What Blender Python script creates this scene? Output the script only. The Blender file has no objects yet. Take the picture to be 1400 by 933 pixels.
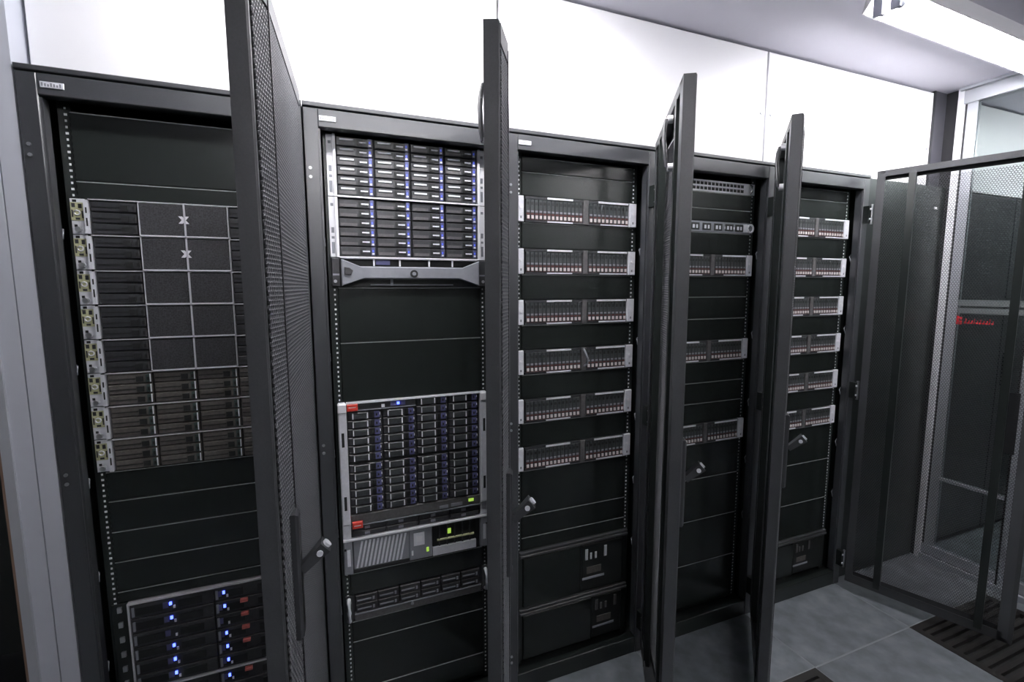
import bpy, math, random
import numpy as np
from mathutils import Matrix, Vector
random.seed(7)
sc = bpy.context.scene
COL = sc.collection

# ------------------------------------------------------------------ camera
cam = bpy.data.cameras.new('camera'); camo = bpy.data.objects.new('camera', cam); COL.objects.link(camo)
yaw, pitch, roll = 0.3803, -0.1118, -0.0018
fw = Vector((math.sin(yaw)*math.cos(pitch), math.cos(yaw)*math.cos(pitch), math.sin(pitch)))
rt = Vector((math.cos(yaw), -math.sin(yaw), 0)); up = rt.cross(fw)
r2 = rt*math.cos(roll)+up*math.sin(roll); u2 = -rt*math.sin(roll)+up*math.cos(roll)
camo.matrix_world = Matrix(((r2.x, u2.x, -fw.x, 0.6291), (r2.y, u2.y, -fw.y, -1.4753), (r2.z, u2.z, -fw.z, 1.4885), (0, 0, 0, 1)))
cam.sensor_width = 36; cam.lens = 647.64/1400*36; cam.clip_start = 0.02; cam.clip_end = 60
sc.camera = camo

# ------------------------------------------------------------------ world and exposure
w = bpy.data.worlds.new('world'); sc.world = w; w.use_nodes = True
w.node_tree.nodes['Background'].inputs[0].default_value = (0.72, 0.78, 0.85, 1)
w.node_tree.nodes['Background'].inputs[1].default_value = 0.08
sc.view_settings.view_transform = 'Standard'; sc.view_settings.look = 'None'
sc.view_settings.gamma = 1; sc.view_settings.use_curve_mapping = False
sc.view_settings.exposure = 0.55
sc.cycles.max_bounces = 7; sc.cycles.diffuse_bounces = 4; sc.cycles.glossy_bounces = 3; sc.cycles.transparent_max_bounces = 8
sc.cycles.caustics_reflective = False; sc.cycles.caustics_refractive = False
LAMP = 60.0            # radiance of the fluorescent tubes

# ------------------------------------------------------------------ materials
MATS = {}
def mat(name, col, rough=0.5, metal=0.0, noise=0.0, scale=60, bump=0.0, emit=0.0, spec=0.5, col2=None):
    m = bpy.data.materials.new(name); m.use_nodes = True
    nt = m.node_tree; b = nt.nodes['Principled BSDF']
    b.inputs['Base Color'].default_value = (*col, 1)
    b.inputs['Roughness'].default_value = rough; b.inputs['Metallic'].default_value = metal
    b.inputs['Specular IOR Level'].default_value = spec
    if emit:
        b.inputs['Emission Color'].default_value = (*col, 1); b.inputs['Emission Strength'].default_value = emit
    if noise or bump or col2:
        tc = nt.nodes.new('ShaderNodeTexCoord'); n = nt.nodes.new('ShaderNodeTexNoise')
        n.inputs['Scale'].default_value = scale; n.inputs['Detail'].default_value = 6
        nt.links.new(tc.outputs['Object'], n.inputs['Vector'])
        r = nt.nodes.new('ShaderNodeValToRGB')
        c2 = col2 or tuple(min(1, c*(1+noise)) for c in col); c1 = tuple(c*(1-noise) for c in col)
        r.color_ramp.elements[0].position = 0.3; r.color_ramp.elements[1].position = 0.72
        r.color_ramp.elements[0].color = (*c1, 1); r.color_ramp.elements[1].color = (*c2, 1)
        nt.links.new(n.outputs['Fac'], r.inputs[0]); nt.links.new(r.outputs[0], b.inputs['Base Color'])
        if bump:
            bp = nt.nodes.new('ShaderNodeBump'); bp.inputs['Strength'].default_value = bump; bp.inputs['Distance'].default_value = 0.001
            nt.links.new(n.outputs['Fac'], bp.inputs['Height']); nt.links.new(bp.outputs[0], b.inputs['Normal'])
    MATS[name] = m
    return m
mat('black_paint', (0.0135, 0.0170, 0.0160), 0.30)
mat('panel_black', (0.0118, 0.0146, 0.0136), 0.25)
mat('frame_paint', (0.040, 0.042, 0.047), 0.30, noise=0.1, scale=300, spec=1.0)
mat('door_paint', (0.044, 0.046, 0.050), 0.45, noise=0.1, scale=300)
mat('mesh_paint', (0.095, 0.098, 0.106), 0.42)
mat('edge_highlight', (0.26, 0.27, 0.27), 0.35)  # light grey for the highlight painted along blanking panel top edges
mat('stiff_paint', (0.060, 0.063, 0.068), 0.4)
mat('tile_edge', (0.26, 0.275, 0.295), 0.5)
mat('inside_black', (0.010, 0.012, 0.012), 0.5)
mat('hole_light', (0.88, 0.89, 0.90), 0.4)
mat('light_metal', (0.78, 0.79, 0.84), 0.38, metal=0.15, noise=0.06, scale=120)
mat('white_plastic', (0.86, 0.86, 0.90), 0.4)
mat('steel', (0.55, 0.56, 0.58), 0.3, metal=0.85)
mat('chrome', (0.78, 0.78, 0.8), 0.18, metal=1.0)
mat('grey_plastic', (0.23, 0.24, 0.27), 0.42, noise=0.05)
mat('dark_plastic', (0.035, 0.036, 0.040), 0.4)
mat('drive_dark', (0.030, 0.031, 0.035), 0.38, noise=0.2, scale=90)
mat('drive_grey', (0.085, 0.083, 0.085), 0.45, noise=0.2, scale=120)
mat('drive_taupe', (0.092, 0.084, 0.078), 0.5, noise=0.2, scale=120)
mat('drive_slate', (0.042, 0.048, 0.050), 0.45, noise=0.15, scale=120)
mat('bezel_mesh', (0.034, 0.034, 0.038), 0.5, noise=0.7, scale=260, bump=0.3)
mat('line_silver', (0.60, 0.60, 0.64), 0.35, metal=0.2)
mat('tick_light', (0.80, 0.81, 0.86), 0.4)
mat('latch_blue', (0.085, 0.088, 0.20), 0.35)
mat('latch_teal', (0.04, 0.065, 0.06), 0.4)
mat('maroon', (0.10, 0.03, 0.03), 0.4)
mat('pink_tab', (0.66, 0.61, 0.60), 0.4)
mat('red_tag', (0.72, 0.06, 0.04), 0.4)
mat('tab_red', (0.66, 0.16, 0.14), 0.45)
mat('red_mark', (0.60, 0.03, 0.04), 0.5)
mat('yellow_label', (0.50, 0.50, 0.30), 0.5, noise=0.2, scale=400)
mat('led_blue', (0.07, 0.11, 1.0), 0.4, emit=4.0)
mat('led_dim', (0.10, 0.16, 0.85), 0.4, emit=0.12)
mat('led_green', (0.55, 0.9, 0.12), 0.4, emit=0.3)
mat('wall_white', (0.80, 0.80, 0.83), 0.35, noise=0.02, scale=3)
mat('ceiling_paint', (0.70, 0.69, 0.77), 0.6, noise=0.03, scale=4)
mat('column_dark', (0.045, 0.045, 0.055), 0.4)
mat('alu', (0.48, 0.50, 0.54), 0.35, metal=0.25)
mat('post_paint', (0.52, 0.54, 0.60), 0.4)
mat('gasket', (0.015, 0.015, 0.018), 0.6)
mat('tile', (0.165, 0.182, 0.200), 0.38, noise=0.34, scale=11, bump=0.25)
mat('subfloor', (0.03, 0.03, 0.032), 0.7)
mat('grate_dark', (0.020, 0.0185, 0.0175), 0.45)
mat('lamp_housing', (0.80, 0.80, 0.82), 0.4)
mat('lampholder', (0.42, 0.43, 0.52), 0.5)
mat('tube', (1.0, 0.985, 1.0), 0.4, emit=LAMP)
mat('frost', (0.16, 0.18, 0.18), 0.6)
mat('dark_wall', (0.06, 0.065, 0.065), 0.6)
mat('brown_edge', (0.22, 0.14, 0.10), 0.5)
mat('front_wall', (0.42, 0.43, 0.45), 0.7)
def glass_mat():
    m = bpy.data.materials.new('pane_glass'); m.use_nodes = True; nt = m.node_tree
    for n in list(nt.nodes): nt.nodes.remove(n)
    o = nt.nodes.new('ShaderNodeOutputMaterial'); mx = nt.nodes.new('ShaderNodeMixShader')
    t = nt.nodes.new('ShaderNodeBsdfTransparent'); t.inputs[0].default_value = (0.80, 0.85, 0.84, 1)
    g = nt.nodes.new('ShaderNodeBsdfGlossy'); g.inputs['Roughness'].default_value = 0.02
    f = nt.nodes.new('ShaderNodeFresnel'); f.inputs[0].default_value = 1.5
    nt.links.new(f.outputs[0], mx.inputs[0]); nt.links.new(t.outputs[0], mx.inputs[1]); nt.links.new(g.outputs[0], mx.inputs[2])
    nt.links.new(mx.outputs[0], o.inputs[0]); MATS['pane_glass'] = m
glass_mat()

# ------------------------------------------------------------------ mesh helpers
class MB:
    def __init__(s): s.v = []; s.f = []; s.m = []; s.s = []; s.mats = []
    def mi(s, m):
        if m not in s.mats: s.mats.append(m)
        return s.mats.index(m)
    def add(s, vs, fs, m, smooth=False):
        o = len(s.v); k = s.mi(m); s.v += [tuple(v) for v in vs]
        for f in fs: s.f.append([i+o for i in f]); s.m.append(k); s.s.append(smooth)
        return s
    def box(s, x0, x1, y0, y1, z0, z1, m):
        vs = [(x, y, z) for z in (z0, z1) for y in (y0, y1) for x in (x0, x1)]
        return s.add(vs, [(0, 2, 3, 1), (4, 5, 7, 6), (0, 1, 5, 4), (2, 6, 7, 3), (0, 4, 6, 2), (1, 3, 7, 5)], m)
    def panel(s, x0, x1, y0, y1, z0, z1, c, m):
        # plate facing -y with a chamfered front edge
        vs = [(x0+c, y0, z0+c), (x1-c, y0, z0+c), (x1-c, y0, z1-c), (x0+c, y0, z1-c),
              (x0, y0+c, z0), (x1, y0+c, z0), (x1, y0+c, z1), (x0, y0+c, z1),
              (x0, y1, z0), (x1, y1, z0), (x1, y1, z1), (x0, y1, z1)]
        fs = [(0, 1, 2, 3), (11, 10, 9, 8)]
        for a in (0, 4):
            for i in range(4):
                j = (i+1) % 4; fs.append((a+i, a+4+i, a+4+j, a+j))
        return s.add(vs, fs, m)
    def prism(s, poly, y0, y1, m):          # poly in x,z (counter-clockwise seen from -y)
        n = len(poly)
        vs = [(x, y0, z) for x, z in poly]+[(x, y1, z) for x, z in poly]
        fs = [tuple(range(n)), tuple(range(2*n-1, n-1, -1))]+[(i, i+n, (i+1) % n+n, (i+1) % n) for i in range(n)]
        return s.add(vs, fs, m)
    def prismz(s, poly, z0, z1, m):         # poly in x,y
        n = len(poly)
        vs = [(x, y, z0) for x, y in poly]+[(x, y, z1) for x, y in poly]
        fs = [tuple(range(n-1, -1, -1)), tuple(range(n, 2*n))]+[(i, (i+1) % n, (i+1) % n+n, i+n) for i in range(n)]
        return s.add(vs, fs, m)
    def tube(s, pts, r, m, n=8, cap=True):
        pts = [Vector(p) for p in pts]; vs = []; fs = []
        for i, p in enumerate(pts):
            d = (pts[min(i+1, len(pts)-1)]-pts[max(i-1, 0)]).normalized()
            a = d.cross(Vector((0, 0, 1)))
            if a.length < 1e-3: a = d.cross(Vector((1, 0, 0)))
            a.normalize(); b = d.cross(a)
            for k in range(n):
                t = 2*math.pi*k/n; vs.append(p+(a*math.cos(t)+b*math.sin(t))*r)
        for i in range(len(pts)-1):
            for k in range(n):
                fs.append((i*n+k, i*n+(k+1) % n, (i+1)*n+(k+1) % n, (i+1)*n+k))
        s.add(vs, fs, m, True)
        if cap:
            e = len(pts)-1
            s.add(vs[:n], [tuple(range(n-1, -1, -1))], m); s.add(vs[e*n:], [tuple(range(n))], m)
        return s
    def disc(s, x, y0, y1, z, r, m, n=12): return s.tube([(x, y1, z), (x, y0, z)], r, m, n)
    def ring(s, x, y, z, r, t, m, n=14):
        return s.tube([(x+r*math.cos(2*math.pi*k/n), y, z+r*math.sin(2*math.pi*k/n)) for k in range(n+1)], t, m, 6)
    def mesh(s, name):
        me = bpy.data.meshes.new(name); me.from_pydata(s.v, [], s.f)
        for m in s.mats: me.materials.append(MATS[m])
        me.polygons.foreach_set('material_index', s.m); me.polygons.foreach_set('use_smooth', s.s)
        me.update(); return me
def put(name, me, parent=None, loc=(0, 0, 0), rz=0.0, label=None, cat=None, group=None, kind=None):
    o = bpy.data.objects.new(name, me.mesh(name) if isinstance(me, MB) else me)
    COL.objects.link(o); o.location = loc
    if rz: o.rotation_euler = (0, 0, rz)
    if parent: o.parent = parent
    if label: o['label'] = label
    if cat: o['category'] = cat
    if group: o['group'] = group
    if kind: o['kind'] = kind
    return o
def thing(name, loc, label, cat, group=None): return put(name, None, None, loc, 0, label, cat, group)

U = 0.0443; ZT = 1.934
def uz(u): return ZT-u*U
WALLY = 0.07; CEIL = 2.472; RACKH = 2.0; XR = 3.65

# ------------------------------------------------------------------ floor
fl = put('floor', MB().box(-1.4, 5.6, -2.5, 1.0, -0.09, -0.022, 'subfloor'), kind='structure')
tile = MB()
t_ = 0.2996; c_ = 0.0028
tile.add([(-t_, -t_, -.02), (t_, -t_, -.02), (t_, t_, -.02), (-t_, t_, -.02),
          (-t_, -t_, -c_), (t_, -t_, -c_), (t_, t_, -c_), (-t_, t_, -c_),
          (-t_+c_, -t_+c_, 0), (t_-c_, -t_+c_, 0), (t_-c_, t_-c_, 0), (-t_+c_, t_-c_, 0)],
         [(8, 9, 10, 11)], 'tile')
tile.add(tile.v[:], [(a+i, a+(i+1) % 4, a+4+(i+1) % 4, a+4+i) for a in (0, 4) for i in range(4)], 'tile_edge')
tile = tile.mesh('tile')
rim = MB()
for a in ((-t_, t_, -t_, -t_+.03), (-t_, t_, t_-.03, t_), (-t_, -t_+.03, -t_+.03, t_-.03), (t_-.03, t_, -t_+.03, t_-.03)):
    rim.box(a[0], a[1], a[2], a[3], -.02, 0, 'grate_dark')
rim = rim.mesh('grate_tile'); slat = MB().box(-t_+.03, t_-.03, -.009, .009, -.018, -.001, 'grate_dark').mesh('slat')
for i in range(-6, 6):
    for j in range(-4, 3):
        cx = 2.37+.6*i+.3; cy = -.33+.6*j+.3
        if cx > 5.6 or cy > 1.0 or cx < -1.4: continue
        if cy > .3 and cx < 3.5: continue
        if (i, j) in ((1, -1), (-1, -1)):
            g = put('grate_tile', rim, fl, (cx, cy, 0), label='dark slotted floor grate tile')
            for k in range(14): put('slat', slat, g, (0, -.25+k*.0385, 0))
        else: put('tile', tile, fl, (cx, cy, 0))

# ------------------------------------------------------------------ ceiling and walls
put('ceiling', MB().box(-1.4, 5.6, -2.5, 1.0, CEIL, CEIL+.05, 'ceiling_paint'), kind='structure')
wb = put('wall_back', MB().box(-1.4, 5.6, .95, 1.0, 0, CEIL, 'dark_wall'), kind='structure')
scr = MB().disc(0, -.004, .0, 0, .0065, 'grey_plastic', 8).mesh('screw')
for (a, b, dots) in ((0, 1.2, ()), (1.2, 2.4, ((.026, 2.235), (1.175, 2.215))), (2.4, 3.555, ((.03, 2.215), (1.125, 2.19))), (3.72, 4.92, ()), (4.92, 5.6, ())):
    p = put('wall_panel', MB().panel(a+.0045, b-.0045, WALLY, WALLY+.02, RACKH+.006, CEIL-.008, .002, 'wall_white'), wb)
    for dx, dz in dots: put('screw', scr, p, (a+dx, WALLY, dz))
put('shadow_gap', MB().box(-.1, 5.6, WALLY+.022, WALLY+.04, RACKH, CEIL, 'gasket'), wb)
put('trim_1', MB().box(3.556, XR+.02, WALLY-.004, WALLY+.12, RACKH+.004, CEIL, 'column_dark').box(3.545, 3.556, WALLY-.006, WALLY+.02, RACKH+.006, CEIL, 'gasket'), kind='structure')
wf = put('wall_front', MB().box(-1.4, 5.6, -2.55, -2.5, 0, CEIL, 'dark_wall'), kind='structure')
for k in range(5): put('wall_panel', MB().box(-1.2+1.2*k+.0025, 1.2*k-.0025, -2.5, -2.48, 1.75, CEIL-.006, 'wall_white'), wf)
put('wall_far', MB().box(5.6, 5.65, -2.55, 1.0, 0, CEIL, 'dark_wall'), kind='structure')
put('wall_left', MB().box(-1.45, -1.4, -2.55, 1.0, 0, CEIL, 'dark_wall'), kind='structure')
# light grey post beside the first cabinet
po = put('trim_2', MB().box(-.041, -.003, .004, .30, 0, CEIL, 'post_paint'), kind='structure')
put('post_panel', MB().box(-.080, -.0435, .004, .30, 0, CEIL, 'post_paint'), po)
put('post_strip', MB().box(-.100, -.080, -.004, .30, 0, CEIL, 'alu'), po)
put('post_edge', MB().box(-.106, -.100, -.002, .30, 0, CEIL, 'brown_edge'), po)
put('seam', MB().box(-.0435, -.041, .012, .30, 0, CEIL, 'gasket'), po)

# glass partition on the right
gw = put('wall_right', MB().box(XR, XR+.05, .0, WALLY-.004, 0, CEIL, 'gasket'), kind='structure')
put('post', MB().box(XR-.012, XR+.03, -.012, .012, .0, CEIL-.0, 'white_plastic'), gw)
put('door_stile', MB().box(XR+.004, XR+.034, -.062, -.022, .07, 2.40, 'alu'), gw)
put('gasket', MB().box(XR+.006, XR+.03, -.022, -.012, .0, 2.42, 'gasket'), gw)
put('post', MB().box(XR-.004, XR+.04, -.40, -.335, .0, 2.40, 'alu'), gw)
put('gasket', MB().box(XR, XR+.036, -.335, -.325, .0, 2.40, 'gasket'), gw)
put('header', MB().box(XR-.01, XR+.05, -2.5, -.012, 2.395, 2.455, 'alu'), gw)
put('header_trim', MB().box(XR-.03, XR+.02, -2.5, .0, 2.458, CEIL-.001, 'alu'), gw)
put('bottom_rail', MB().box(XR-.015, XR+.045, -2.5, -.012, .0, .03, 'alu').box(XR, XR+.035, -2.5, -.012, .034, .085, 'alu').box(XR+.004, XR+.03, -2.5, -.012, .03, .034, 'gasket'), gw)
put('middle_rail', MB().box(XR+.0, XR+.03, -.325, -.062, .462, .476, 'alu').box(XR, XR+.03, -2.5, -.40, .462, .476, 'alu'), gw)
for (a, b) in ((-.325, -.062), (-1.4, -.40), (-2.5, -1.41)):
    for (z0, z1) in ((.085, .462), (.476, 2.395)):
        put('pane', MB().box(XR+.013, XR+.021, a, b, z0, z1, 'pane_glass'), gw)
for (a, b) in ((-.325, -.03), (-1.4, -.40)):
    for (z0, z1) in ((1.393, 1.424), (1.355, 1.383)):
        put('frosted_stripe', MB().box(XR+.0095, XR+.0105, a, b, z0, z1, 'frost'), gw)
# red emblem and a short line of small red letters under the stripes
rl = MB()
yy = -.045
rl.box(XR+.0095, XR+.0105, yy-.028, yy, 1.298, 1.342, 'red_mark')
rl.box(XR+.0095, XR+.0105, yy-.040, yy-.031, 1.298, 1.318, 'red_mark'); rl.box(XR+.0095, XR+.0105, yy-.040, yy-.031, 1.324, 1.336, 'red_mark')
put('red_emblem', rl, gw, label='red emblem on the glass')
rt_ = MB(); yy = -.095
for k, (wd, h0, h1) in enumerate(((.008, 0, .026), (.010, 0, .017), (.009, 0, .017), (.004, 0, .026), (.010, 0, .017), (.008, 0, .022), (.010, 0, .017), (.009, 0, .017), (.005, 0, .026), (.010, 0, .017))):
    z0 = 1.305
    rt_.box(XR+.0095, XR+.0105, yy-wd, yy, z0+h0, z0+h1*.42, 'red_mark'); rt_.box(XR+.0095, XR+.0105, yy-wd, yy-wd*.55, z0+h1*.42, z0+h1, 'red_mark')
    yy -= wd+.0035
put('red_lettering', rt_, gw, label='small red lettering on the glass')

# ------------------------------------------------------------------ ceiling lamps
def lamp(x0, y, label, sides=(-1, 1)):
    L = 1.22; z = CEIL
    t = thing('ceiling_lamp', (x0+L/2, y, z), label, 'lamp', 'fluorescent ceiling lamps'); t.rotation_euler = (0, 0, math.radians(2))
    h = MB(); hl = L/2
    prof = [(-.080, -.072), (-.075, -.072), (-.046, -.026), (.046, -.026), (.070, -.058), (.075, -.058), (.058, 0), (-.058, 0)]
    n = len(prof); vs = [(-hl, p[0], p[1]) for p in prof]+[(hl, p[0], p[1]) for p in prof]
    h.add(vs, [(i, (i+1) % n, (i+1) % n+n, i+n) for i in range(n)]+[tuple(range(n-1, -1, -1)), tuple(range(n, 2*n))], 'lamp_housing')
    put('housing', h, t)
    for s in sides:
        put('tube', MB().tube([(-hl+.035, s*.026, -.066), (hl-.035, s*.026, -.066)], .013, 'tube', 12), t)
        for e in (-1, 1):
            q = MB().box(e*hl-.012 if e > 0 else -hl, hl if e > 0 else -hl+.012, s*.026-.014, s*.026+.014, -.086, -.026, 'lampholder')
            q.tube([(e*(hl-.012), s*.026, -.066), (e*(hl-.036), s*.026, -.066)], .0145, 'lampholder', 10)
            put('lampholder', q, t)
    put('clip', MB().box(.18, .2, -.079, -.068, -.058, -.04, 'steel'), t)
lamp(2.385, -.365, 'white twin tube ceiling lamp near the glass partition')
lamp(.36, -.365, 'white twin tube ceiling lamp above the leftmost cabinets')
lamp(.42, -2.15, 'added single tube fill lamp, unseen behind the viewer on the left', (0,))  # unseen lamp, added to fill door edges and equipment fronts
lamp(2.51, -2.15, 'added single tube fill lamp, unseen behind the viewer on the right', (0,))  # second unseen lamp of the added fill row
lamp(3.95, -.75, 'added twin tube fill lamp, out of view beyond the glass partition')  # unseen lamp, added to brighten what shows through the glass

# ------------------------------------------------------------------ cabinet doors (one set of meshes for all five)
DL = .572
CU = .478               # the outer face has its crease this far from the hinge
def vw(x): return .032+(.013*-x/CU if -x < CU else .013*(DL+x)/(DL-CU))
def vpoly(x0, x1): return [(x, -vw(x)) for x in (x0, -CU, x1)]
def door_meshes():
    M = {}
    f = MB(); zb, zt = .05, 2.004
    f.panel(-DL, -DL+.014, -.032, 0, zb, zt, .003, 'door_paint'); f.panel(-.014, 0, -.032, 0, zb, zt, .003, 'door_paint')
    f.box(-DL+.014, -DL+.045, -.003, 0, zb, zt, 'stiff_paint'); f.box(-.03, -.014, -.003, 0, zb, zt, 'door_paint')
    front = vpoly(-DL+.014, -.014)
    prof = [(-.014, 0), (-DL+.014, 0)]+front
    for (z0, z1) in ((zt-.012, zt), (zb, zb+.016)): f.prismz(prof, z0, z1, 'door_paint')
    thin = front+[(x, y+.003) for x, y in reversed(front)]
    for (z0, z1) in ((zt-.038, zt-.012), (zb+.016, zb+.045)): f.prismz(thin, z0, z1, 'door_paint')
    f.box(-DL+.03, -.03, -.004, 0, zt-.026, zt-.012, 'door_paint'); f.box(-DL+.03, -.03, -.004, 0, zb+.016, zb+.04, 'door_paint')
    M['frame'] = f.mesh('door')
    # perforated sheet: rows of six-sided holes
    pr = .0078; pc = .0090; x0, x1 = -DL+.015, -.015; z0, z1 = zb+.045, zt-.038
    nr = int((z1-z0)/pr); nc = int((x1-x0)/pc)
    a = np.arange(6)*math.pi/3+math.pi/6
    ro = pc/math.sqrt(3)*1.002; ri = ro*.85
    hx = np.concatenate([np.cos(a)*ro, np.cos(a)*ri, np.cos(a)*ri]); hz = np.concatenate([np.sin(a)*ro, np.sin(a)*ri, np.sin(a)*ri])
    hd = np.concatenate([np.zeros(12), np.full(6, .0026)])
    jj, ii = np.meshgrid(np.arange(nc), np.arange(nr))
    cx = x0+pc*.5+jj*pc+np.where(ii % 2 == 1, pc*.5, 0); cz = z0+pr*.5+ii*pr
    X = np.clip((cx[..., None]+hx).reshape(-1, 18), x0-.003, x1+.003); Z = (cz[..., None]+hz).reshape(-1, 18)
    Yv = -(.032+np.where(-X < CU, .013*-X/CU, .013*(DL+X)/(DL-CU)))+hd
    n = X.shape[0]
    co = np.stack([X, Yv, Z], -1).reshape(-1, 3).astype(np.float32)
    base = (np.arange(n)*18)[:, None, None]
    q = np.array([(k+i, k+(i+1) % 6, k+(i+1) % 6+6, k+i+6) for k in (0, 6) for i in range(6)])[None]
    faces = (base+q).reshape(-1).astype(np.int32); nf = n*12
    me = bpy.data.meshes.new('mesh_panel'); me.vertices.add(n*18); me.vertices.foreach_set('co', co.ravel())
    me.loops.add(nf*4); me.loops.foreach_set('vertex_index', faces)
    me.polygons.add(nf); me.polygons.foreach_set('loop_start', np.arange(nf, dtype=np.int32)*4)
    me.polygons.foreach_set('loop_total', np.full(nf, 4, dtype=np.int32))
    me.update(calc_edges=True); me.materials.append(MATS['mesh_paint']); M['mesh_panel'] = me
    M['crest'] = MB().box(-CU-.003, -CU+.003, -.0462, -.040, zb+.016, zt-.016, 'gasket').mesh('crest_strip')
    M['stiff'] = MB().panel(-.013, .013, -.022, .002, zb+.016, zt-.026, .002, 'black_paint').mesh('stiffener')
    hp = MB(); xh = -DL+.075; y0 = -vw(xh)
    hp.panel(xh-.017, xh+.017, y0-.011, y0+.003, .82, 1.07, .005, 'dark_plastic')
    hp.box(xh-.010, xh+.010, y0-.0115, y0-.009, .845, .985, 'inside_black')
    M['plate'] = hp.mesh('handle_plate')
    hl = MB(); p0 = Vector((xh, y0-.012, .955)); p1 = Vector((xh+.004, y0-.056, .995))
    d = (p1-p0).normalized(); s = Vector((1, 0, 0)); n2 = d.cross(s)
    vs = []
    for p, a1, b1 in ((p0, .011, .008), (p0.lerp(p1, .55), .012, .010), (p1, .015, .012)):
        vs += [p+s*a1+n2*b1, p-s*a1+n2*b1, p-s*a1-n2*b1, p+s*a1-n2*b1]
    hl.add(vs, [(0, 1, 2, 3), (11, 10, 9, 8)]+[(k+i, k+4+i, k+4+(i+1) % 4, k+(i+1) % 4) for k in (0, 4) for i in range(4)], 'dark_plastic')
    M['lever'] = hl.mesh('handle_lever')
    lk = MB().tube([p1-d*.004, p1+d*.005], .0085, 'light_metal', 12); lk.tube([p1-d*.014-s*.017, p1-d*.014+s*.017], .006, 'light_metal', 10)
    M['lock'] = lk.mesh('lock_cylinder')
    M['stud'] = MB().tube([(0, -.002, 0), (0, .012, 0)], .011, 'white_plastic', 12).tube([(0, .012, 0), (0, .016, 0)], .005, 'steel', 8).mesh('ground_stud')
    pts = [(-.40, .014, 1.955), (-.402, .020, 1.935), (-.412, .022, 1.90), (-.42, .020, 1.87), (-.424, .018, 1.84), (-.424, .014, 1.82)]
    M['strap'] = MB().tube(pts, .006, 'dark_plastic', 8).mesh('ground_strap')
    M['bolt'] = MB().disc(0, -.004, .0, 0, .007, 'steel', 8).mesh('bolt')
    M['hook'] = MB().box(-.014, .010, -.006, .016, -.035, .035, 'black_paint').tube([(.0, .004, -.03), (.0, .004, .03)], .009, 'steel', 8).mesh('hinge_leaf')
    for k in ('frame', 'mesh_panel', 'crest', 'plate', 'lever', 'lock', 'strap'): M[k].transform(Matrix.Translation((0, .032, 0)))
    return M
DM = door_meshes()
def add_door(rack, deg):
    d = put('door', DM['frame'], rack, (.297, -.036, 0), math.radians(deg))
    put('mesh_panel', DM['mesh_panel'], d, kind='stuff'); put('crest_strip', DM['crest'], d)
    for x in (-.125, -.470): put('stiffener', DM['stiff'], d, (x, .032, 0))
    put('handle_plate', DM['plate'], d, label='black handle plate'); put('handle_lever', DM['lever'], d, label='black swing lever pulled out'); put('lock_cylinder', DM['lock'], d, label='chrome lock barrel')
    for z in (1.955, 1.82) if deg < 100 else (): put('ground_stud', DM['stud'], d, (-.40 if z > 1.9 else -.424, .032, z))
    if deg < 100: put('ground_strap', DM['strap'], d, label='grey grounding strap')
    for x, z in ((-.06, .075), (-.12, .075), (-.52, .075), (-.17, .075)): put('bolt', DM['bolt'], d, (x, .032-vw(x), z))
    return d

# ------------------------------------------------------------------ cabinet body
def rack_meshes():
    M = {}
    f = MB()
    for s in (-1, 1):
        a, b = sorted((s*.298, s*.260)); f.panel(a, b, 0, .03, .0, 1.984, .002, 'frame_paint')
        a, b = sorted((s*.260, s*.255)); f.box(a, b, .006, .034, .075, 1.932, 'frame_paint')
    f.panel(-.260, .260, 0, .03, 1.935, 1.984, .002, 'frame_paint')
    f.panel(-.260, .260, .002, .03, .0, .068, .002, 'black_paint')
    M['frame'] = f.mesh('front_frame')
    M['roof'] = MB().panel(-.299, .299, -.002, .88, 1.987, RACKH, .002, 'frame_paint').mesh('roof')
    M['side'] = MB().box(-.002, .002, .031, .88, .0, 1.986, 'black_paint').mesh('side_panel')
    M['back'] = MB().box(-.292, .292, .87, .88, .0, 1.986, 'inside_black').mesh('rear_panel')
    M['base'] = MB().box(-.292, .292, .031, .868, .0, .05, 'inside_black').mesh('base')
    M['rail'] = MB().box(-.013, .013, .0560, .058, .06, 1.955, 'black_paint').box(-.013, -.010, .058, .10, .06, 1.955, 'black_paint').mesh('mounting_rail')
    h = MB()
    for u in range(42):
        for k in (1/6, .5, 5/6):
            z = uz(u+k); h.box(-.0030 if k == .5 else -.0022, .0030 if k == .5 else .0018, .0547, .0559, z-.0027, z+.0027, 'hole_light')
    M['holes'] = h.mesh('mounting_holes')
    n = MB().panel(-.022, .022, -.003, 0, -.007, .007, .001, 'light_metal')
    for k in range(7): n.box(-.019+k*.0055, -.0155+k*.0055, -.0034, -.003, -.004, .004-(k % 3)*.0015, 'grey_plastic')
    M['plate'] = n.mesh('nameplate')
    M['screw'] = MB().disc(0, -.003, 0, 0, .0045, 'steel', 8).mesh('screw')
    hg = MB().box(-.014, .006, -.028, .0, -.038, .038, 'black_paint').tube([(.004, -.028, -.045), (.004, -.028, .045)], .006, 'steel', 8)
    hg.disc(-.008, -.032, -.028, .022, .005, 'light_metal', 8).disc(-.008, -.032, -.028, -.022, .005, 'light_metal', 8)
    M['hinge'] = hg.mesh('hinge')
    cr = MB(); cr.tube([(0, 0, .02), (.02, .0, .022), (.035, -.004, .012), (.036, -.01, -.008), (.02, -.006, -.02), (0, 0, -.02)], .0025, 'grey_plastic', 6)
    M['cring'] = cr.mesh('cable_ring')
    return M
RM = rack_meshes()
panel_cache = {}
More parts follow.
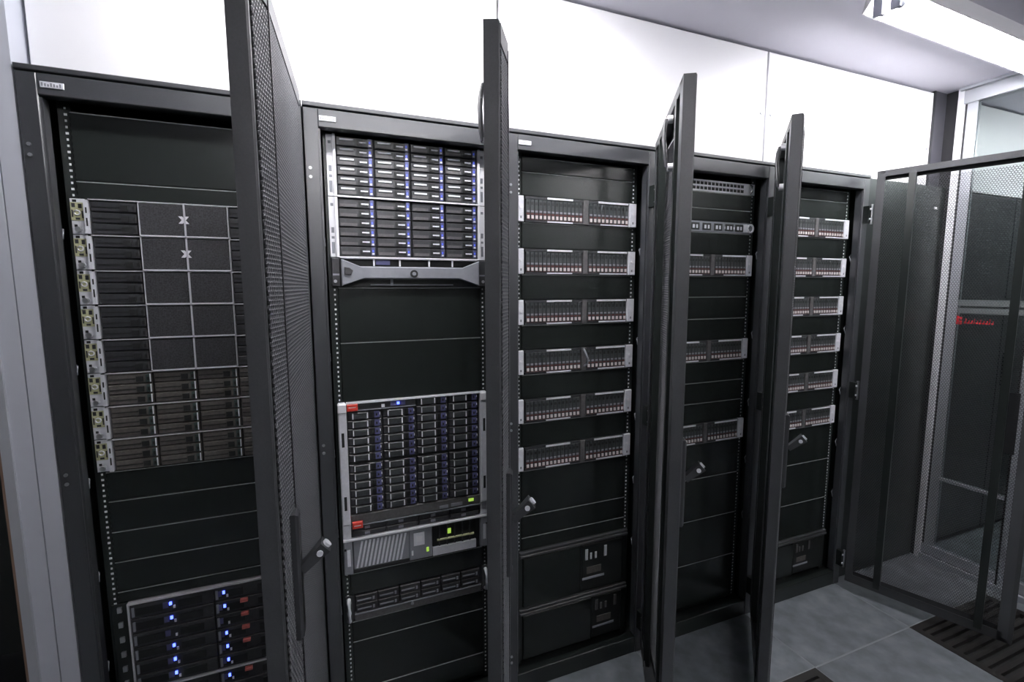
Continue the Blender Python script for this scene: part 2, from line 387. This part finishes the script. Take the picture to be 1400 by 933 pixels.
def blank(rack, u0, u1, lab=None):
    k = round(u1-u0, 2)
    if k not in panel_cache:
        panel_cache[k] = MB().panel(-.2245, .2245, -.005, -.0005, .0008, (u1-u0)*U-.0008, .0016, 'panel_black').box(-.2235, .2235, -.0056, -.0040, (u1-u0)*U-.0032, (u1-u0)*U-.0010, 'edge_highlight').mesh('blanking_panel')  # light grey strip paints in the lamp highlight on the top edge
    put('blanking_panel', panel_cache[k], rack, (0, .055, uz(u1)))
def make_rack(i, label, deg, blanks):
    r = thing('server_cabinet', (.6*i+.3, 0, 0), label, 'cabinet', 'black equipment cabinets in a row')
    put('front_frame', RM['frame'], r); put('roof', RM['roof'], r); put('rear_panel', RM['back'], r); put('base', RM['base'], r)
    for s in (-1, 1):
        put('side_panel', RM['side'], r, (s*.2945, 0, 0))
        q = put('mounting_rail', RM['rail'], r, (s*.236, 0, 0)); q.scale.x = -s
        hq = put('mounting_holes', RM['holes'], r, (s*.2335, 0, 0), kind='stuff')
        for z in (1.81, 1.012, .14):
            for dz in (-.012, .012): put('screw', RM['screw'], r, (s*.285, 0, z+dz))
        for z in (1.62, 1.28, .98, .72, .46):
            g = put('cable_ring', RM['cring'], r, (s*.291, .045, z)); g.scale.x = -s
    for z in (1.82, 1.0, .15): put('hinge', RM['hinge'], r, (.276, 0, z))
    put('nameplate', RM['plate'], r, (-.235 if i else -.232, 0, 1.958), label='small silver nameplate')
    add_door(r, deg)
    for a, b in blanks: blank(r, a, b)
    return r
R1 = make_rack(0, 'leftmost black server cabinet with its perforated door open', 84.6,
    [(.35, 4.05), (4.05, 5), (21, 22.85), (22.85, 24.8), (24.8, 26.75), (26.75, 28.7), (28.7, 29.45), (41.4, 42)])
R2 = make_rack(1, 'second black cabinet from the left holding two white-edged drive arrays', 66.6,
    [(10, 13.8), (13.8, 18), (30.75, 32.45), (34.5, 36.1), (36.1, 40), (40, 42)])
R3 = make_rack(2, 'middle black cabinet with six drive shelves and two UPS units', 58,
    [(.1, 1.2), (1.2, 3), (5, 7), (9, 11), (13, 15), (17, 19), (21, 23), (25, 28.9), (28.9, 30.8), (30.8, 31.95)])
R4 = make_rack(3, 'fourth black cabinet with a network switch above three drive shelves', 43.6,
    [(1.4, 2.85), (2.85, 4), (5, 7), (9, 10.9), (10.9, 12.95), (12.95, 15), (17, 19), (19, 21), (21, 23), (25, 28.5), (28.5, 32.75), (32.75, 37.25), (37.25, 42)])
R5 = make_rack(4, 'rightmost black cabinet of the row with its mesh door swung wide', 109,
    [(.1, 1.2), (1.2, 3), (5, 7), (9, 11), (13, 15), (17, 19), (21, 23), (25, 29), (29, 33.5), (33.5, 37.4)])

def dev(name, i, u0, u1, label, cat, group=None):
    return thing(name, (.6*i+.3, .055, uz(u1)), label, cat, group), (u1-u0)*U
def X0(v): return v-.3        # cabinet x to local x

# ------------------------------------------------------------------ cabinet 1: eight two-unit nodes
H2 = 2*U
def node_meshes():
    M = {}
    h = H2
    M['chassis'] = MB().box(-.2025, .2025, .004, .60, .001, h-.001, 'dark_plastic').mesh('chassis')
    fr = MB().box(-.2025, .2025, -.012, .004, h-.0032, h-.0006, 'line_silver')
    M['lip'] = fr.mesh('top_lip')
    e = MB()
    e.panel(-.2413, -.212, -.004, -.0005, .001, h-.001, .001, 'light_metal')
    e.box(-.212, -.203, -.014, .004, .002, h-.004, 'light_metal')
    e.box(-.2085, -.2055, -.0145, -.0138, .020, .040, 'inside_black'); e.box(-.2085, -.2055, -.0145, -.0138, .052, .066, 'inside_black')
    e.box(-.236, -.230, -.0045, -.0038, .018, .024, 'inside_black'); e.box(-.236, -.228, -.0045, -.0038, .079, .085, 'inside_black')
    M['ear'] = e.mesh('ear')
    lb = MB().box(-.2405, -.2150, -.0052, -.004, .034, .078, 'yellow_label')
    for (a, b, c, d) in ((-.238, -.231, .066, .076), (-.225, -.218, .064, .075), (-.239, -.236, .042, .060), (-.219, -.216, .040, .058), (-.232, -.223, .036, .041)):
        lb.box(a, b, -.0056, -.005, c, d, 'dark_plastic')
    lb.ring(-.228, -.006, .053, .006, .0018, 'white_plastic', 8)
    M['label'] = lb.mesh('ear_label')
    M['thumb'] = MB().disc(-.227, -.014, -.004, .012, .0065, 'steel', 10).mesh('thumbscrew')
    dh = (h-.006)/3; wd = .0985
    def drive(face, latch, tick):
        d = MB()
        d.panel(.001, wd-.001, -.010, .004, .001, dh-.001, .002, face)
        d.box(.004, wd*.62, -.0115, -.0098, dh*.42, dh*.50, 'inside_black')
        d.box(wd*.64, wd*.80, -.0125, -.0098, dh*.18, dh*.70, 'inside_black')
        d.box(wd*.86, wd*.94, -.0130, -.0098, dh*.12, dh*.86, latch)
        d.box(wd*.885, wd*.935, -.0138, -.0128, dh*.30, dh*.62, 'inside_black')
        d.box(wd*.945, wd*.970, -.0125, -.0098, dh*.12, dh*.90, tick)
        return d.mesh('drive')
    M['drive_a'] = drive('drive_dark', 'dark_plastic', 'drive_grey')
    M['drive_b'] = drive('drive_taupe', 'latch_teal', 'tick_light')
    M['bezel'] = MB().panel(.0015, wd-.0015, -.016, .004, .003, h-.005, .001, 'bezel_mesh').mesh('bezel_panel')
    tr = MB().box(0, .0022, -.0185, .004, .0, h-.003, 'line_silver').box(wd, wd+.0022, -.0185, .004, 0, h-.003, 'line_silver').box(0.0022, wd, -.0185, .004, -.0005, .0028, 'tick_light')
    M['trim'] = tr.mesh('bezel_trim')
    x = MB(); r = .012
    for sx in (-1, 1):
        x.prism([(sx*-.0075-.0045, -.0095), (sx*-.0075+.0045, -.0095), (sx*.0075+.0045, .0095), (sx*.0075-.0045, .0095)], -.0175, -.0158, 'white_plastic')
    M['emblem'] = x.mesh('emblem')
    return M, dh, wd
NM, dh, wd = node_meshes()
ords = ['topmost', 'second from top', 'third from top', 'fourth from top', 'fifth from top', 'sixth from top', 'seventh from top', 'lowest']
for n in range(8):
    if n < 5:
        lab = ('dark bezelled server node with white X emblem, %s of eight in leftmost cabinet' if n < 2 else 'dark bezelled server node without emblem, %s of eight in leftmost cabinet') % ords[n]
    else: lab = 'server node with exposed drive carriers, %s of eight in leftmost cabinet' % ords[n]
    t, h = dev('server_node', 0, 5+2*n, 7+2*n, lab, 'server', 'server nodes in the leftmost cabinet')
    put('chassis', NM['chassis'], t); put('top_lip', NM['lip'], t)
    for s in (1, -1):
        e = put('ear', NM['ear'], t, label='silver mounting ear'); e.scale.x = s
        l = put('ear_label', NM['label'], e, label='yellow sticker'); put('thumbscrew', NM['thumb'], e)
    for c in range(4):
        xc = -.2005+c*.1005
        if n < 5 and c in (1, 2):
            b = put('bezel_panel', NM['bezel'], t, (xc, 0, 0)); put('bezel_trim', NM['trim'], b)
            if c == 1 and n < 2: put('emblem', NM['emblem'], b, (wd, 0, h*.5), label='white X emblem')
        else:
            for r in range(3): put('drive', NM['drive_a' if n < 5 else 'drive_b'], t, (xc, 0, .0015+r*dh))

# blade chassis at the bottom of cabinet 1
def blade_chassis(u0, u1, label, lit):
    t, h = dev('blade_chassis', 0, u0, u1, label, 'server', 'blade chassis in the leftmost cabinet')
    put('chassis', MB().box(-.2025, .2025, .002, .62, .001, h-.001, 'dark_plastic'), t)
    fr = MB().box(-.2045, .2045, -.014, .002, h-.006, h-.001, 'line_silver').box(-.2045, -.2, -.014, .002, .001, h-.006, 'line_silver').box(.2, .2045, -.014, .002, .001, h-.006, 'line_silver')
    put('surround', fr, t)
    e = MB()
    for s in (-1, 1):
        a, b = sorted((s*.2413, s*.2055)); e = MB().panel(a, b, -.004, -.0005, .001, h-.001, .001, 'black_paint')
        q = put('ear', e, t)
        for k in range(6): put('cage_nut', MB().box(s*.223-.005, s*.223+.005, -.010, -.004, .02+k*h/6, .035+k*h/6, 'steel'), q)
    rows = 6; rh = (h-.008)/rows
    for c in range(2):
        for r in range(rows):
            x0 = -.199+c*.1995; z0 = .001+(rows-1-r)*rh
            bl = put('blade', MB().panel(x0, x0+.198, -.012, .002, z0+.001, z0+rh-.001, .002, 'drive_dark')
                     .box(x0+.012, x0+.075, -.0135, -.0118, z0+.010, z0+rh-.012, 'inside_black')
                     .box(x0+.112, x0+.170, -.0135, -.0118, z0+.010, z0+rh-.012, 'inside_black')
                     .box(x0+.004, x0+.010, -.0150, -.0118, z0+.008, z0+rh-.008, 'grey_plastic'), t)
            lx = x0+.094 if c == 0 else x0+.025
            if r != 2:
                put('power_light', MB().box(lx-.003, lx+.003, -.0155, -.012, z0+rh*.52, z0+rh*.72, 'led_blue' if lit else 'led_dim'), bl, label='glowing blue light')
            put('indicator', MB().box(lx-.018, lx-.006, -.0140, -.012, z0+rh*.35, z0+rh*.75, 'latch_blue').box(lx+.006, lx+.011, -.0145, -.012, z0+rh*.25, z0+rh*.45, 'tick_light'), bl)
            if c == 1 and r in ((1, 2, 3, 4) if u0 < 30 else (0, 2, 3)): put('release_tab', MB().panel(x0+.066, x0+.086, -.022, -.012, z0+rh*.70, z0+rh*.92, .001, 'tab_red'), bl, label='red release tab')
blade_chassis(29.5, 35.45, 'upper blade chassis with blue lights and red tabs at foot of leftmost cabinet', True)
blade_chassis(35.45, 41.4, 'lower blade chassis at the very bottom of leftmost cabinet', True)

# ------------------------------------------------------------------ cabinet 2
def lff(face, latch, wd, dh, handle_glint=True):
    d = MB()
    d.panel(.0012, wd-.0012, -.010, .004, .0010, dh-.0010, .002, face)
    d.box(.006, wd*.50, -.0118, -.0098, dh*.14, dh*.44, 'drive_grey')
    if handle_glint: d.box(wd*.10, wd*.47, -.0135, -.0098, dh*.58, dh*.74, 'tick_light')  # pale dash paints in the highlight on the drive handle
    d.box(wd*.56, wd*.72, -.0125, -.0098, dh*.22, dh*.80, 'inside_black')
    d.box(wd*.62, wd*.82, -.0138, -.0098, dh*.42, dh*.56, 'tick_light')
    return d.mesh('drive')
def latch_mesh(wd, dh, m): return MB().box(wd*.86, wd*.955, -.0150, -.0098, dh*.06, dh*.94, m).mesh('latch')
W2 = .1055
D2 = lff('drive_dark', 'latch_blue', W2, (4*U-.010)/6); D2b = lff('drive_dark', 'latch_blue', W2, (4*U-.010)/6, False)
D2L = latch_mesh(W2, (4*U-.010)/6, 'latch_blue')
D2D = MB().box(W2*.885, W2*.925, -.0160, -.0148, .011, .018, 'led_dim').mesh('status_light')
D2T = MB().box(W2*.875, W2*.94, -.0156, -.0148, .004, .009, 'tick_light').mesh('status_tick')
for n in range(2):
    t, h = dev('drive_array', 1, 4*n, 4+4*n, ('white-edged array of twenty-four drives at the very top of second cabinet', 'white-edged array of twenty-four drives directly above the grey bezel server')[n], 'drive array', 'drive arrays in the second cabinet')
    put('chassis', MB().box(-.222, .222, .004, .60, .001, h-.001, 'dark_plastic'), t)
    for s in (-1, 1):
        e = MB()
        a, b = sorted((s*.2413, s*.2235)); e.panel(a, b, -.006, -.0005, .001, h-.001, .001, 'white_plastic')
        q = put('ear', e, t, label='white mounting ear')
        a, b = sorted((s*.2235, s*.216)); put('edge_strip', MB().box(a, b, -.014, -.0005, .001, h-.001, 'white_plastic'), q)
        mk = MB()
        for (z0, z1) in ((.012, .045), (.055, .062), (.072, .088), (.150, .158)): mk.box(s*.232-.004, s*.232+.004, -.0068, -.006, z0, z1, 'grey_plastic')
        put('marking', mk, q)
    put('bottom_lip', MB().box(-.216, .216, -.016, .004, -.001, .0035, 'white_plastic'), t)
    for c in range(4):
        for r in range(6):
            d = put('drive', D2 if n == 0 else D2b, t, (-.215+c*.1075, 0, .006+r*(4*U-.010)/6))
            put('latch', D2L, d, label='blue drive latch'); put('status_light', D2D, d); put('status_tick', D2T, d)

t, h = dev('rack_server', 1, 8, 10, 'server with curved grey bezel and round emblem below the white-edged arrays', 'server')
put('chassis', MB().box(-.2225, .2225, .004, .60, .001, h-.001, 'inside_black'), t)
for s in (-1, 1):
    a, b = sorted((s*.2413, s*.215)); q = put('ear', MB().panel(a, b, -.014, -.0005, .002, h-.001, .003, 'dark_plastic').box(a+.004, b-.004, -.0148, -.0138, h*.40, h*.46, 'grey_plastic'), t)
    put('ear_screw', MB().disc(s*.231, -.018, -.014, .018, .005, 'steel', 8), q)
bz = MB()
out = [(-.214, .004), (-.150, .026), (.150, .026), (.214, .004), (.214, h-.004), (.160, h-.026), (-.160, h-.026), (-.214, h-.004)]
def front_prism(poly, y0, y1, m, c=.003):
    cx = sum(p[0] for p in poly)/len(poly); cz = sum(p[1] for p in poly)/len(poly)
    b = MB(); n = len(poly)
    inn = []
    for k, (x, z) in enumerate(poly):
        inn.append((x+(c if x < cx else -c), z+(c if z < cz else -c)))
    vs = [(x, y0, z) for x, z in inn]+[(x, y0+c, z) for x, z in poly]+[(x, y1, z) for x, z in poly]
    fs = [tuple(range(n)), tuple(range(3*n-1, 2*n-1, -1))]+[(a+i, a+n+i, a+n+(i+1) % n, a+(i+1) % n) for a in (0, n) for i in range(n)]
    return b.add(vs, fs, m)
bzo = put('bezel', front_prism(out, -.030, -.014, 'grey_plastic'), t, label='curved grey bezel')
put('lock', front_prism([(-.205, .038), (-.187, .036), (-.181, .050), (-.190, .058), (-.205, .060)], -.034, -.029, 'dark_plastic', .001), bzo)
put('emblem', MB().disc(0, -.0325, -.030, h*.47, .012, 'inside_black', 16).disc(0, -.0332, -.0325, h*.47, .006, 'grey_plastic', 12), bzo, label='round dark emblem')
gr = MB().box(-.21, .21, -.012, -.009, h-.0035, h-.0008, 'tick_light')
for x in (-.118, -.040, .052, .128): gr.box(x-.0025, x+.0025, -.012, -.009, h-.024, h-.003, 'tick_light')
put('vent_frame', gr, t)
put('vent_window', MB().box(-.112, -.070, -.0105, -.009, h-.020, h-.006, 'latch_blue'), t)
put('lower_vent', MB().box(-.13, .13, -.010, -.008, .006, .009, 'grey_plastic').box(-.07, -.062, -.011, -.009, .005, .024, 'grey_plastic'), t)

# framed array with red tags
t, h = dev('drive_array', 1, 18, 26.2, 'tall drive array with silver side columns and red tag on top left', 'drive array')
put('chassis', MB().box(-.222, .222, .004, .60, .001, h-.001, 'dark_plastic'), t)
for s in (-1, 1):
    a, b = sorted((s*.2413, s*.216)); e = front_prism([(a, -.030), (b, -.030), (b, h-.004), (b-.004, h), (a+.004, h), (a, h-.004)], -.020, .0-.0005, 'light_metal', .003)
    q = put('side_column', e, t, label='silver side column')
    for z0 in (.02, h*.62): put('slot', MB().box(s*.229-.004, s*.229+.004, -.0205, -.0195, z0, z0+.045, 'inside_black'), q)
    put('corner_cap', MB().panel(a, b, -.023, -.019, h-.030, h-.003, .002, 'white_plastic'), q)
put('top_bar', MB().box(-.216, .216, -.016, .004, h-.005, h, 'tick_light'), t)
cs = put('control_strip', MB().box(-.214, -.002, -.011, .004, h-.026, h-.005, 'dark_plastic').box(-.214, -.002, -.013, -.010, h-.029, h-.026, 'grey_plastic'), t)
put('red_tag', MB().panel(-.214, -.182, -.019, -.011, h-.027, h-.006, .001, 'red_tag').box(-.209, -.188, -.0194, -.0188, h-.016, h-.014, 'pink_tab'), cs, label='small red tag')
put('power_light', MB().box(-.062, -.054, -.015, -.011, h-.018, h-.010, 'led_blue'), cs, label='glowing blue light')
put('control_lens', MB().box(-.082, -.035, -.0125, -.011, h-.022, h-.007, 'latch_blue').box(-.11, -.10, -.0125, -.011, h-.024, h-.014, 'tick_light'), cs)
RH = (h-.031)/12.25; WE = .104
De = MB()
De.panel(.0012, WE-.0012, -.010, .004, .0012, RH-.0012, .002, 'drive_dark')
De.panel(WE*.14, WE*.60, -.0145, -.0098, RH*.10, RH*.86, .0015, 'drive_slate')
De.box(WE*.145, WE*.175, -.0150, -.0098, RH*.14, RH*.82, 'tick_light'); De.box(WE*.56, WE*.595, -.0150, -.0098, RH*.14, RH*.82, 'tick_light')
De = De.mesh('drive')
DeL = MB().box(WE*.66, WE*.76, -.0125, -.0098, RH*.2, RH*.8, 'inside_black').box(WE*.78, WE*.93, -.0135, -.0098, RH*.12, RH*.88, 'latch_blue').box(WE*.82, WE*.87, -.0142, -.0134, RH*.34, RH*.62, 'inside_black').box(WE*.935, WE*.955, -.0140, -.0098, RH*.45, RH*.7, 'tick_light').mesh('latch')
for c in range(4):
    for r in range(13 if c > 1 else 12):
        z0 = .0+r*RH+(.25*RH if r >= 6 else 0)
        if r == 12: z0 = h-.005-RH+.002
        d = put('drive', De, t, (-.214+c*.1070, 0, z0)); put('latch', DeL, d, label='blue drive latch')
put('separator', MB().box(-.216, .216, -.006, .004, 6*RH, 6.25*RH, 'inside_black'), t)

t, h = dev('rack_controller', 1, 26.2, 28.0, 'dark control shelf with red tag under the tall drive array', 'server')
put('chassis', MB().box(-.222, .222, .004, .60, .001, h-.001, 'dark_plastic'), t)
for s in (-1, 1):
    a, b = sorted((s*.2413, s*.216)); put('ear', MB().panel(a, b, -.010, -.0005, .001, h-.032, .002, 'light_metal'), t)
put('upper_strip', MB().panel(-.215, .215, -.012, .004, h*.55, h-.003, .002, 'drive_grey').box(-.215, .215, -.014, -.011, h*.50, h*.54, 'grey_plastic'), t)
put('red_tag', MB().panel(-.212, -.180, -.020, -.012, h*.42, h*.70, .002, 'red_tag').box(-.207, -.186, -.0204, -.0198, h*.53, h*.57, 'pink_tab'), t, label='small red tag')
put('status_light', MB().box(.172, .190, -.0150, -.012, h*.72, h*.84, 'led_green'), t, label='green status light')
put('inscription', MB().box(.07, .10, -.0132, -.012, h*.60, h*.74, 'grey_plastic').box(.11, .15, -.0132, -.012, h*.62, h*.76, 'grey_plastic'), t)
bay = MB().panel(.0015, .1035, -.009, .004, .001, h*.24-.001, .002, 'drive_dark').box(.04, .056, -.0105, -.0088, h*.06, h*.17, 'grey_plastic').mesh('drive_bay')
for c in range(4):
    for r in range(2): put('drive_bay', bay, t, (-.2145+c*.107, 0, .001+r*h*.245))

t, h = dev('rack_server', 1, 28.0, 30.7, 'silver server with ribbed grille and green-lit panel below red-tagged shelf', 'server')
put('chassis', MB().box(-.222, .222, .004, .60, .001, h-.001, 'dark_plastic'), t)
for s in (-1, 1):
    a, b = sorted((s*.2413, s*.214)); q = put('ear', MB().panel(a, b, -.016, -.0005, .001, h-.002, .003, 'grey_plastic'), t)
    put('ear_slot', MB().box(s*.227-.004, s*.227+.006, -.0168, -.0158, h*.25, h*.72, 'light_metal').box(s*.236-.003, s*.236+.003, -.0168, -.0158, h*.7, h*.76, 'inside_black'), q)
put('top_lip', MB().box(-.241, .241, -.018, -.0005, h-.006, h-.001, 'tick_light'), t)
gp = put('grille', MB().panel(-.212, -.035, -.012, .004, .014, h-.007, .002, 'grey_plastic'), t, label='ribbed grey grille')
rib = MB().prism([(0, .018), (.006, .018), (.024, h-.014), (.018, h-.014)], -.0145, -.0118, 'light_metal').mesh('rib')
for k in range(12): put('rib', rib, gp, (-.205+k*.0125, 0, 0))
put('lower_edge', MB().panel(-.212, .0, -.010, .004, .001, .013, .002, 'dark_plastic'), t)
put('centre_panel', MB().panel(-.034, .042, -.013, .004, .004, h-.007, .002, 'grey_plastic').box(-.020, .016, -.0145, -.0128, h*.45, h*.82, 'light_metal').box(-.012, .008, -.0150, -.0143, h*.56, h*.72, 'white_plastic').box(-.028, -.022, -.0142, -.0128, h*.18, h*.32, 'white_plastic'), t)
put('status_light', MB().box(.022, .030, -.0155, -.0128, h*.22, h*.34, 'led_green'), t, label='green status light')
ob = put('drive_cage', MB().box(.044, .198, -.008, .004, h*.30, h-.008, 'inside_black').box(.044, .198, -.013, .004, .004, h*.28, 'light_metal'), t)
for k in range(5): put('cage_rib', MB().box(.066+k*.027, .070+k*.027, -.012, -.008, h*.30, h-.010, 'dark_plastic'), ob)
put('status_light', MB().box(.096, .108, -.0125, -.008, h*.62, h*.76, 'led_green'), ob, label='green status light')
put('ledge', MB().box(.060, .19, -.014, -.008, h*.46, h*.50, 'yellow_label'), ob)

t, h = dev('rack_server', 1, 32.45, 34.5, 'dark two-unit server with bright bow handles near foot of second cabinet', 'server')
put('chassis', MB().box(-.222, .222, .004, .60, .001, h-.001, 'dark_plastic'), t)
for s in (-1, 1):
    a, b = sorted((s*.2413, s*.222)); q = put('ear', MB().panel(a, b, -.004, -.0005, .001, h-.001, .001, 'dark_plastic'), t)
    put('bow_handle', MB().tube([(s*.232, -.009, .008), (s*.232, -.022, .014), (s*.232, -.026, h*.5), (s*.232, -.022, h-.014), (s*.232, -.009, h-.008)], .0065, 'light_metal', 10), q, label='silver bow handle')
put('lower_bezel', MB().panel(-.215, .215, -.012, .004, .002, h*.30, .002, 'drive_grey').box(-.215, .215, -.0135, -.011, h*.28, h*.32, 'grey_plastic'), t)
dd = MB().panel(.001, .068, -.010, .004, .001, h*.32, .002, 'drive_dark').box(.006, .05, -.0115, -.0098, h*.12, h*.17, 'grey_plastic').box(.054, .060, -.0118, -.0098, h*.08, h*.2, 'grey_plastic').mesh('drive')
for c in range(6):
    for r in range(2): put('drive', dd, t, (-.212+c*.0708, 0, h*.32+r*h*.33))
put('emblem', MB().disc(-.03, -.0145, -.0128, h*.22, .006, 'chrome', 10), t)

# ------------------------------------------------------------------ two-unit drive shelves (cabinets 3, 4, 5)
def shelf_meshes():
    M = {}; h = H2
    M['chassis'] = MB().box(-.222, .222, .004, .55, .001, h-.001, 'dark_plastic').mesh('chassis')
    for s, n in ((-1, 'earL'), (1, 'earR')):
        a, b = sorted((s*.2413, s*(.219 if s < 0 else .210)))
        e = MB().panel(a, b, -.012, -.0005, .001, h-.001, .002, 'light_metal')
        e.disc((a+b)/2, -.014, -.012, h*.55, .005, 'white_plastic', 10); e.box((a+b)/2-.003, (a+b)/2+.003, -.0126, -.0118, .012, .02, 'grey_plastic')
        M[n] = e.mesh('ear')
    top = MB().box(-.214, .208, -.010, .004, h-.010, h-.001, 'drive_dark')
    top.box(-.13, -.03, -.0125, -.009, h-.0085, h-.002, 'light_metal'); top.box(.075, .204, -.0125, -.009, h-.0085, h-.002, 'light_metal')
    M['top'] = top.mesh('top_rail')
    bot = MB().box(-.214, .208, -.010, .004, .001, .008, 'drive_dark')
    bot.box(-.13, -.03, -.0125, -.009, .002, .0065, 'light_metal'); bot.box(.085, .204, -.0125, -.009, .002, .0065, 'light_metal')
    M['bottom'] = bot.mesh('bottom_rail')
    M['div'] = MB().panel(.013, .034, -.013, .004, .001, h-.001, .002, 'drive_grey').mesh('divider')
    w_ = .0158; d = MB()
    d.panel(.0007, w_-.0007, -.010, .004, .009, h-.011, .0012, 'drive_slate')
    d.box(.004, w_-.004, -.0108, -.0098, h-.030, h-.020, 'inside_black')
    d.box(.003, w_-.003, -.0120, -.0098, .034, .040, 'grey_plastic')
    d.box(.0015, w_-.0015, -.0112, -.0098, .026, .031, 'maroon')
    d.box(.0038, w_-.0038, -.0135, -.0098, .0125, .0235, 'pink_tab')
    d.box(.0015, w_-.0015, -.0112, -.0098, .009, .0115, 'maroon')
    M['drive'] = d.mesh('drive')
    return M, w_
SM, w_ = shelf_meshes()
def shelf(i, u, label, grp):
    t, h = dev('drive_shelf', i, u, u+2, label, 'drive shelf', grp)
    put('chassis', SM['chassis'], t); put('ear', SM['earL'], t, label='silver mounting ear'); put('ear', SM['earR'], t, label='silver mounting ear')
    put('top_rail', SM['top'], t); put('bottom_rail', SM['bottom'], t); put('divider', SM['div'], t)
    for k in range(14): put('drive', SM['drive'], t, (-.211+k*w_, 0, 0))
    for k in range(10): put('drive', SM['drive'], t, (.037+k*.01705, 0, 0))
    return t
o6 = ['topmost', 'second from top', 'third from top', 'fourth from top', 'fifth from top', 'lowest']
for n in range(6):
    t = shelf(2, 3+4*n, 'slim drive shelf in middle cabinet, %s of six' % o6[n], 'drive shelves in the middle cabinet')
    if n == 3: put('cable_loop', MB().tube([(.022, -.012, .082), (.020, -.03, .07), (.026, -.034, .05), (.03, -.028, .03), (.026, -.012, .018)], .004, 'grey_plastic', 8), t, label='grey cable loop')
for n, u in enumerate((7, 15, 23)):
    shelf(3, u, 'slim drive shelf in fourth cabinet, %s of three' % ('upper', 'middle', 'lower')[n], 'drive shelves in the fourth cabinet')
for n in range(6): shelf(4, 3+4*n, 'slim drive shelf in rightmost cabinet, %s of six' % o6[n], 'drive shelves in the rightmost cabinet')

# ------------------------------------------------------------------ cabinet 4: one-unit devices
t, h = dev('network_switch', 3, .35, 1.4, 'pale network switch with rows of ports atop the fourth cabinet', 'switch')
put('chassis', MB().box(-.22, .22, .002, .30, .001, h-.001, 'grey_plastic'), t)
put('face', MB().panel(-.2413, .2413, -.004, .0-.0005, .001, h-.001, .001, 'light_metal'), t)
pt = MB().box(-.007, .007, -.0055, -.0038, -.006, .006, 'inside_black').box(-.004, .004, -.0065, -.005, .0035, .006, 'grey_plastic').mesh('port')
for k in range(20):
    for z in (.013, .032): put('port', pt, t, (-.200+k*.0195, 0, z))
put('end_cap', MB().tube([(.215, -.005, .006), (.215, -.014, .012), (.215, -.014, h-.012), (.215, -.005, h-.006)], .004, 'chrome', 8), t)
t, h = dev('patch_switch', 3, 4, 5, 'slim port unit with white cable ring in fourth cabinet', 'switch')
put('chassis', MB().box(-.22, .22, .002, .30, .001, h-.001, 'dark_plastic'), t)
put('face', MB().panel(-.2413, .2413, -.004, -.0005, .001, h-.001, .001, 'grey_plastic'), t)
blk = MB().panel(-.022, .022, -.006, -.0038, .008, h-.008, .001, 'inside_black').box(-.014, -.004, -.0072, -.006, .014, .028, 'light_metal').box(.004, .012, -.0072, -.006, .014, .028, 'light_metal').mesh('port_block')
for x in (-.19, -.13, -.07, -.01, .05, .11, .165): put('port_block', blk, t, (x, 0, 0))
put('label_bar', MB().box(.085, .14, -.0052, -.004, .016, .026, 'light_metal'), t)
put('cable_ring', MB().ring(.224, -.008, .022, .016, .004, 'white_plastic', 16), t, label='white cable ring')
put('latch', MB().box(.186, .206, -.010, -.004, .006, .038, 'light_metal'), t)

# ------------------------------------------------------------------ power supplies
def ups(i, u0, u1, label, panel_x, white):
    t, h = dev('power_unit', i, u0, u1, label, 'power supply', 'power units at the cabinet feet')
    put('chassis', MB().box(-.222, .222, .004, .60, .001, h-.001, 'inside_black'), t)
    put('face', MB().panel(-.2413, .2413, -.006, -.0005, .001, h-.001, .002, 'black_paint'), t)
    put('top_lip', MB().panel(-.236, .236, -.020, -.006, h-.022, h-.012, .002, 'frame_paint').panel(-.236, .236, -.016, -.006, h-.010, h-.001, .002, 'frame_paint'), t)
    put('front_cover', MB().panel(-.222, panel_x-.008, -.016, -.006, .008, h-.026, .003, 'panel_black'), t)
    pb = put('display_panel', MB().panel(panel_x, .215, -.013, -.006, .012, h-.030, .003, 'inside_black'), t)
    for k, x in enumerate((.012, .034, .056, .098)):
        put('button', MB().panel(panel_x+x, panel_x+x+(.012 if k in (0, 3) else .008), -.0165, -.013, h*.60, h*.60+(.044 if k in (0, 3) else .026), .001, 'light_metal' if white else 'drive_grey'), pb)
    put('screen', MB().box(panel_x+.02, panel_x+.085, -.0148, -.013, h*.34, h*.46, 'drive_taupe').box(panel_x+.0, panel_x+.10, -.0142, -.013, h*.24, h*.28, 'grey_plastic'), pb)
ups(2, 31.95, 37.1, 'upper black power unit with white buttons at foot of middle cabinet', .03, True)
ups(2, 37.1, 41.9, 'lower black power unit at the very foot of middle cabinet', .08, False)
ups(4, 37.4, 41.9, 'black power unit with outlet panel at foot of rightmost cabinet', .015, False)

# ------------------------------------------------------------------ dark filler beside the last cabinet, cabinets beyond the glass
t = thing('filler_panel', (3.325, .03, 0), 'tall dark panel between rightmost open cabinet and glass partition', 'panel')
put('sheet', MB().panel(-.322, .318, 0, .03, .0, 1.998, .002, 'black_paint'), t)
put('label_plate', MB().box(.235, .262, -.002, 0, 1.885, 1.897, 'white_plastic'), t, label='small white label')
put('edge_strip', MB().box(-.20, -.188, -.006, 0, 0, 1.998, 'frame_paint'), t)
for k in range(3):
    t = thing('closed_cabinet', (4.03+.6*k, .03, 0), ('closed dark cabinet just behind the glass partition', 'closed dark cabinet further behind the glass', 'closed dark cabinet at the far end behind the glass')[k], 'cabinet', 'closed cabinets behind the glass')
    put('body', MB().box(-.298, .298, .03, .85, 0, 1.998, 'black_paint'), t)
    put('door', MB().panel(-.296, .296, 0, .028, .03, 1.985, .003, 'frame_paint'), t)
    put('handle', MB().panel(-.26, -.235, -.015, 0, .9, 1.1, .003, 'dark_plastic'), t)
    put('nameplate', MB().box(-.22, -.18, -.002, 0, 1.875, 1.887, 'light_metal'), t)
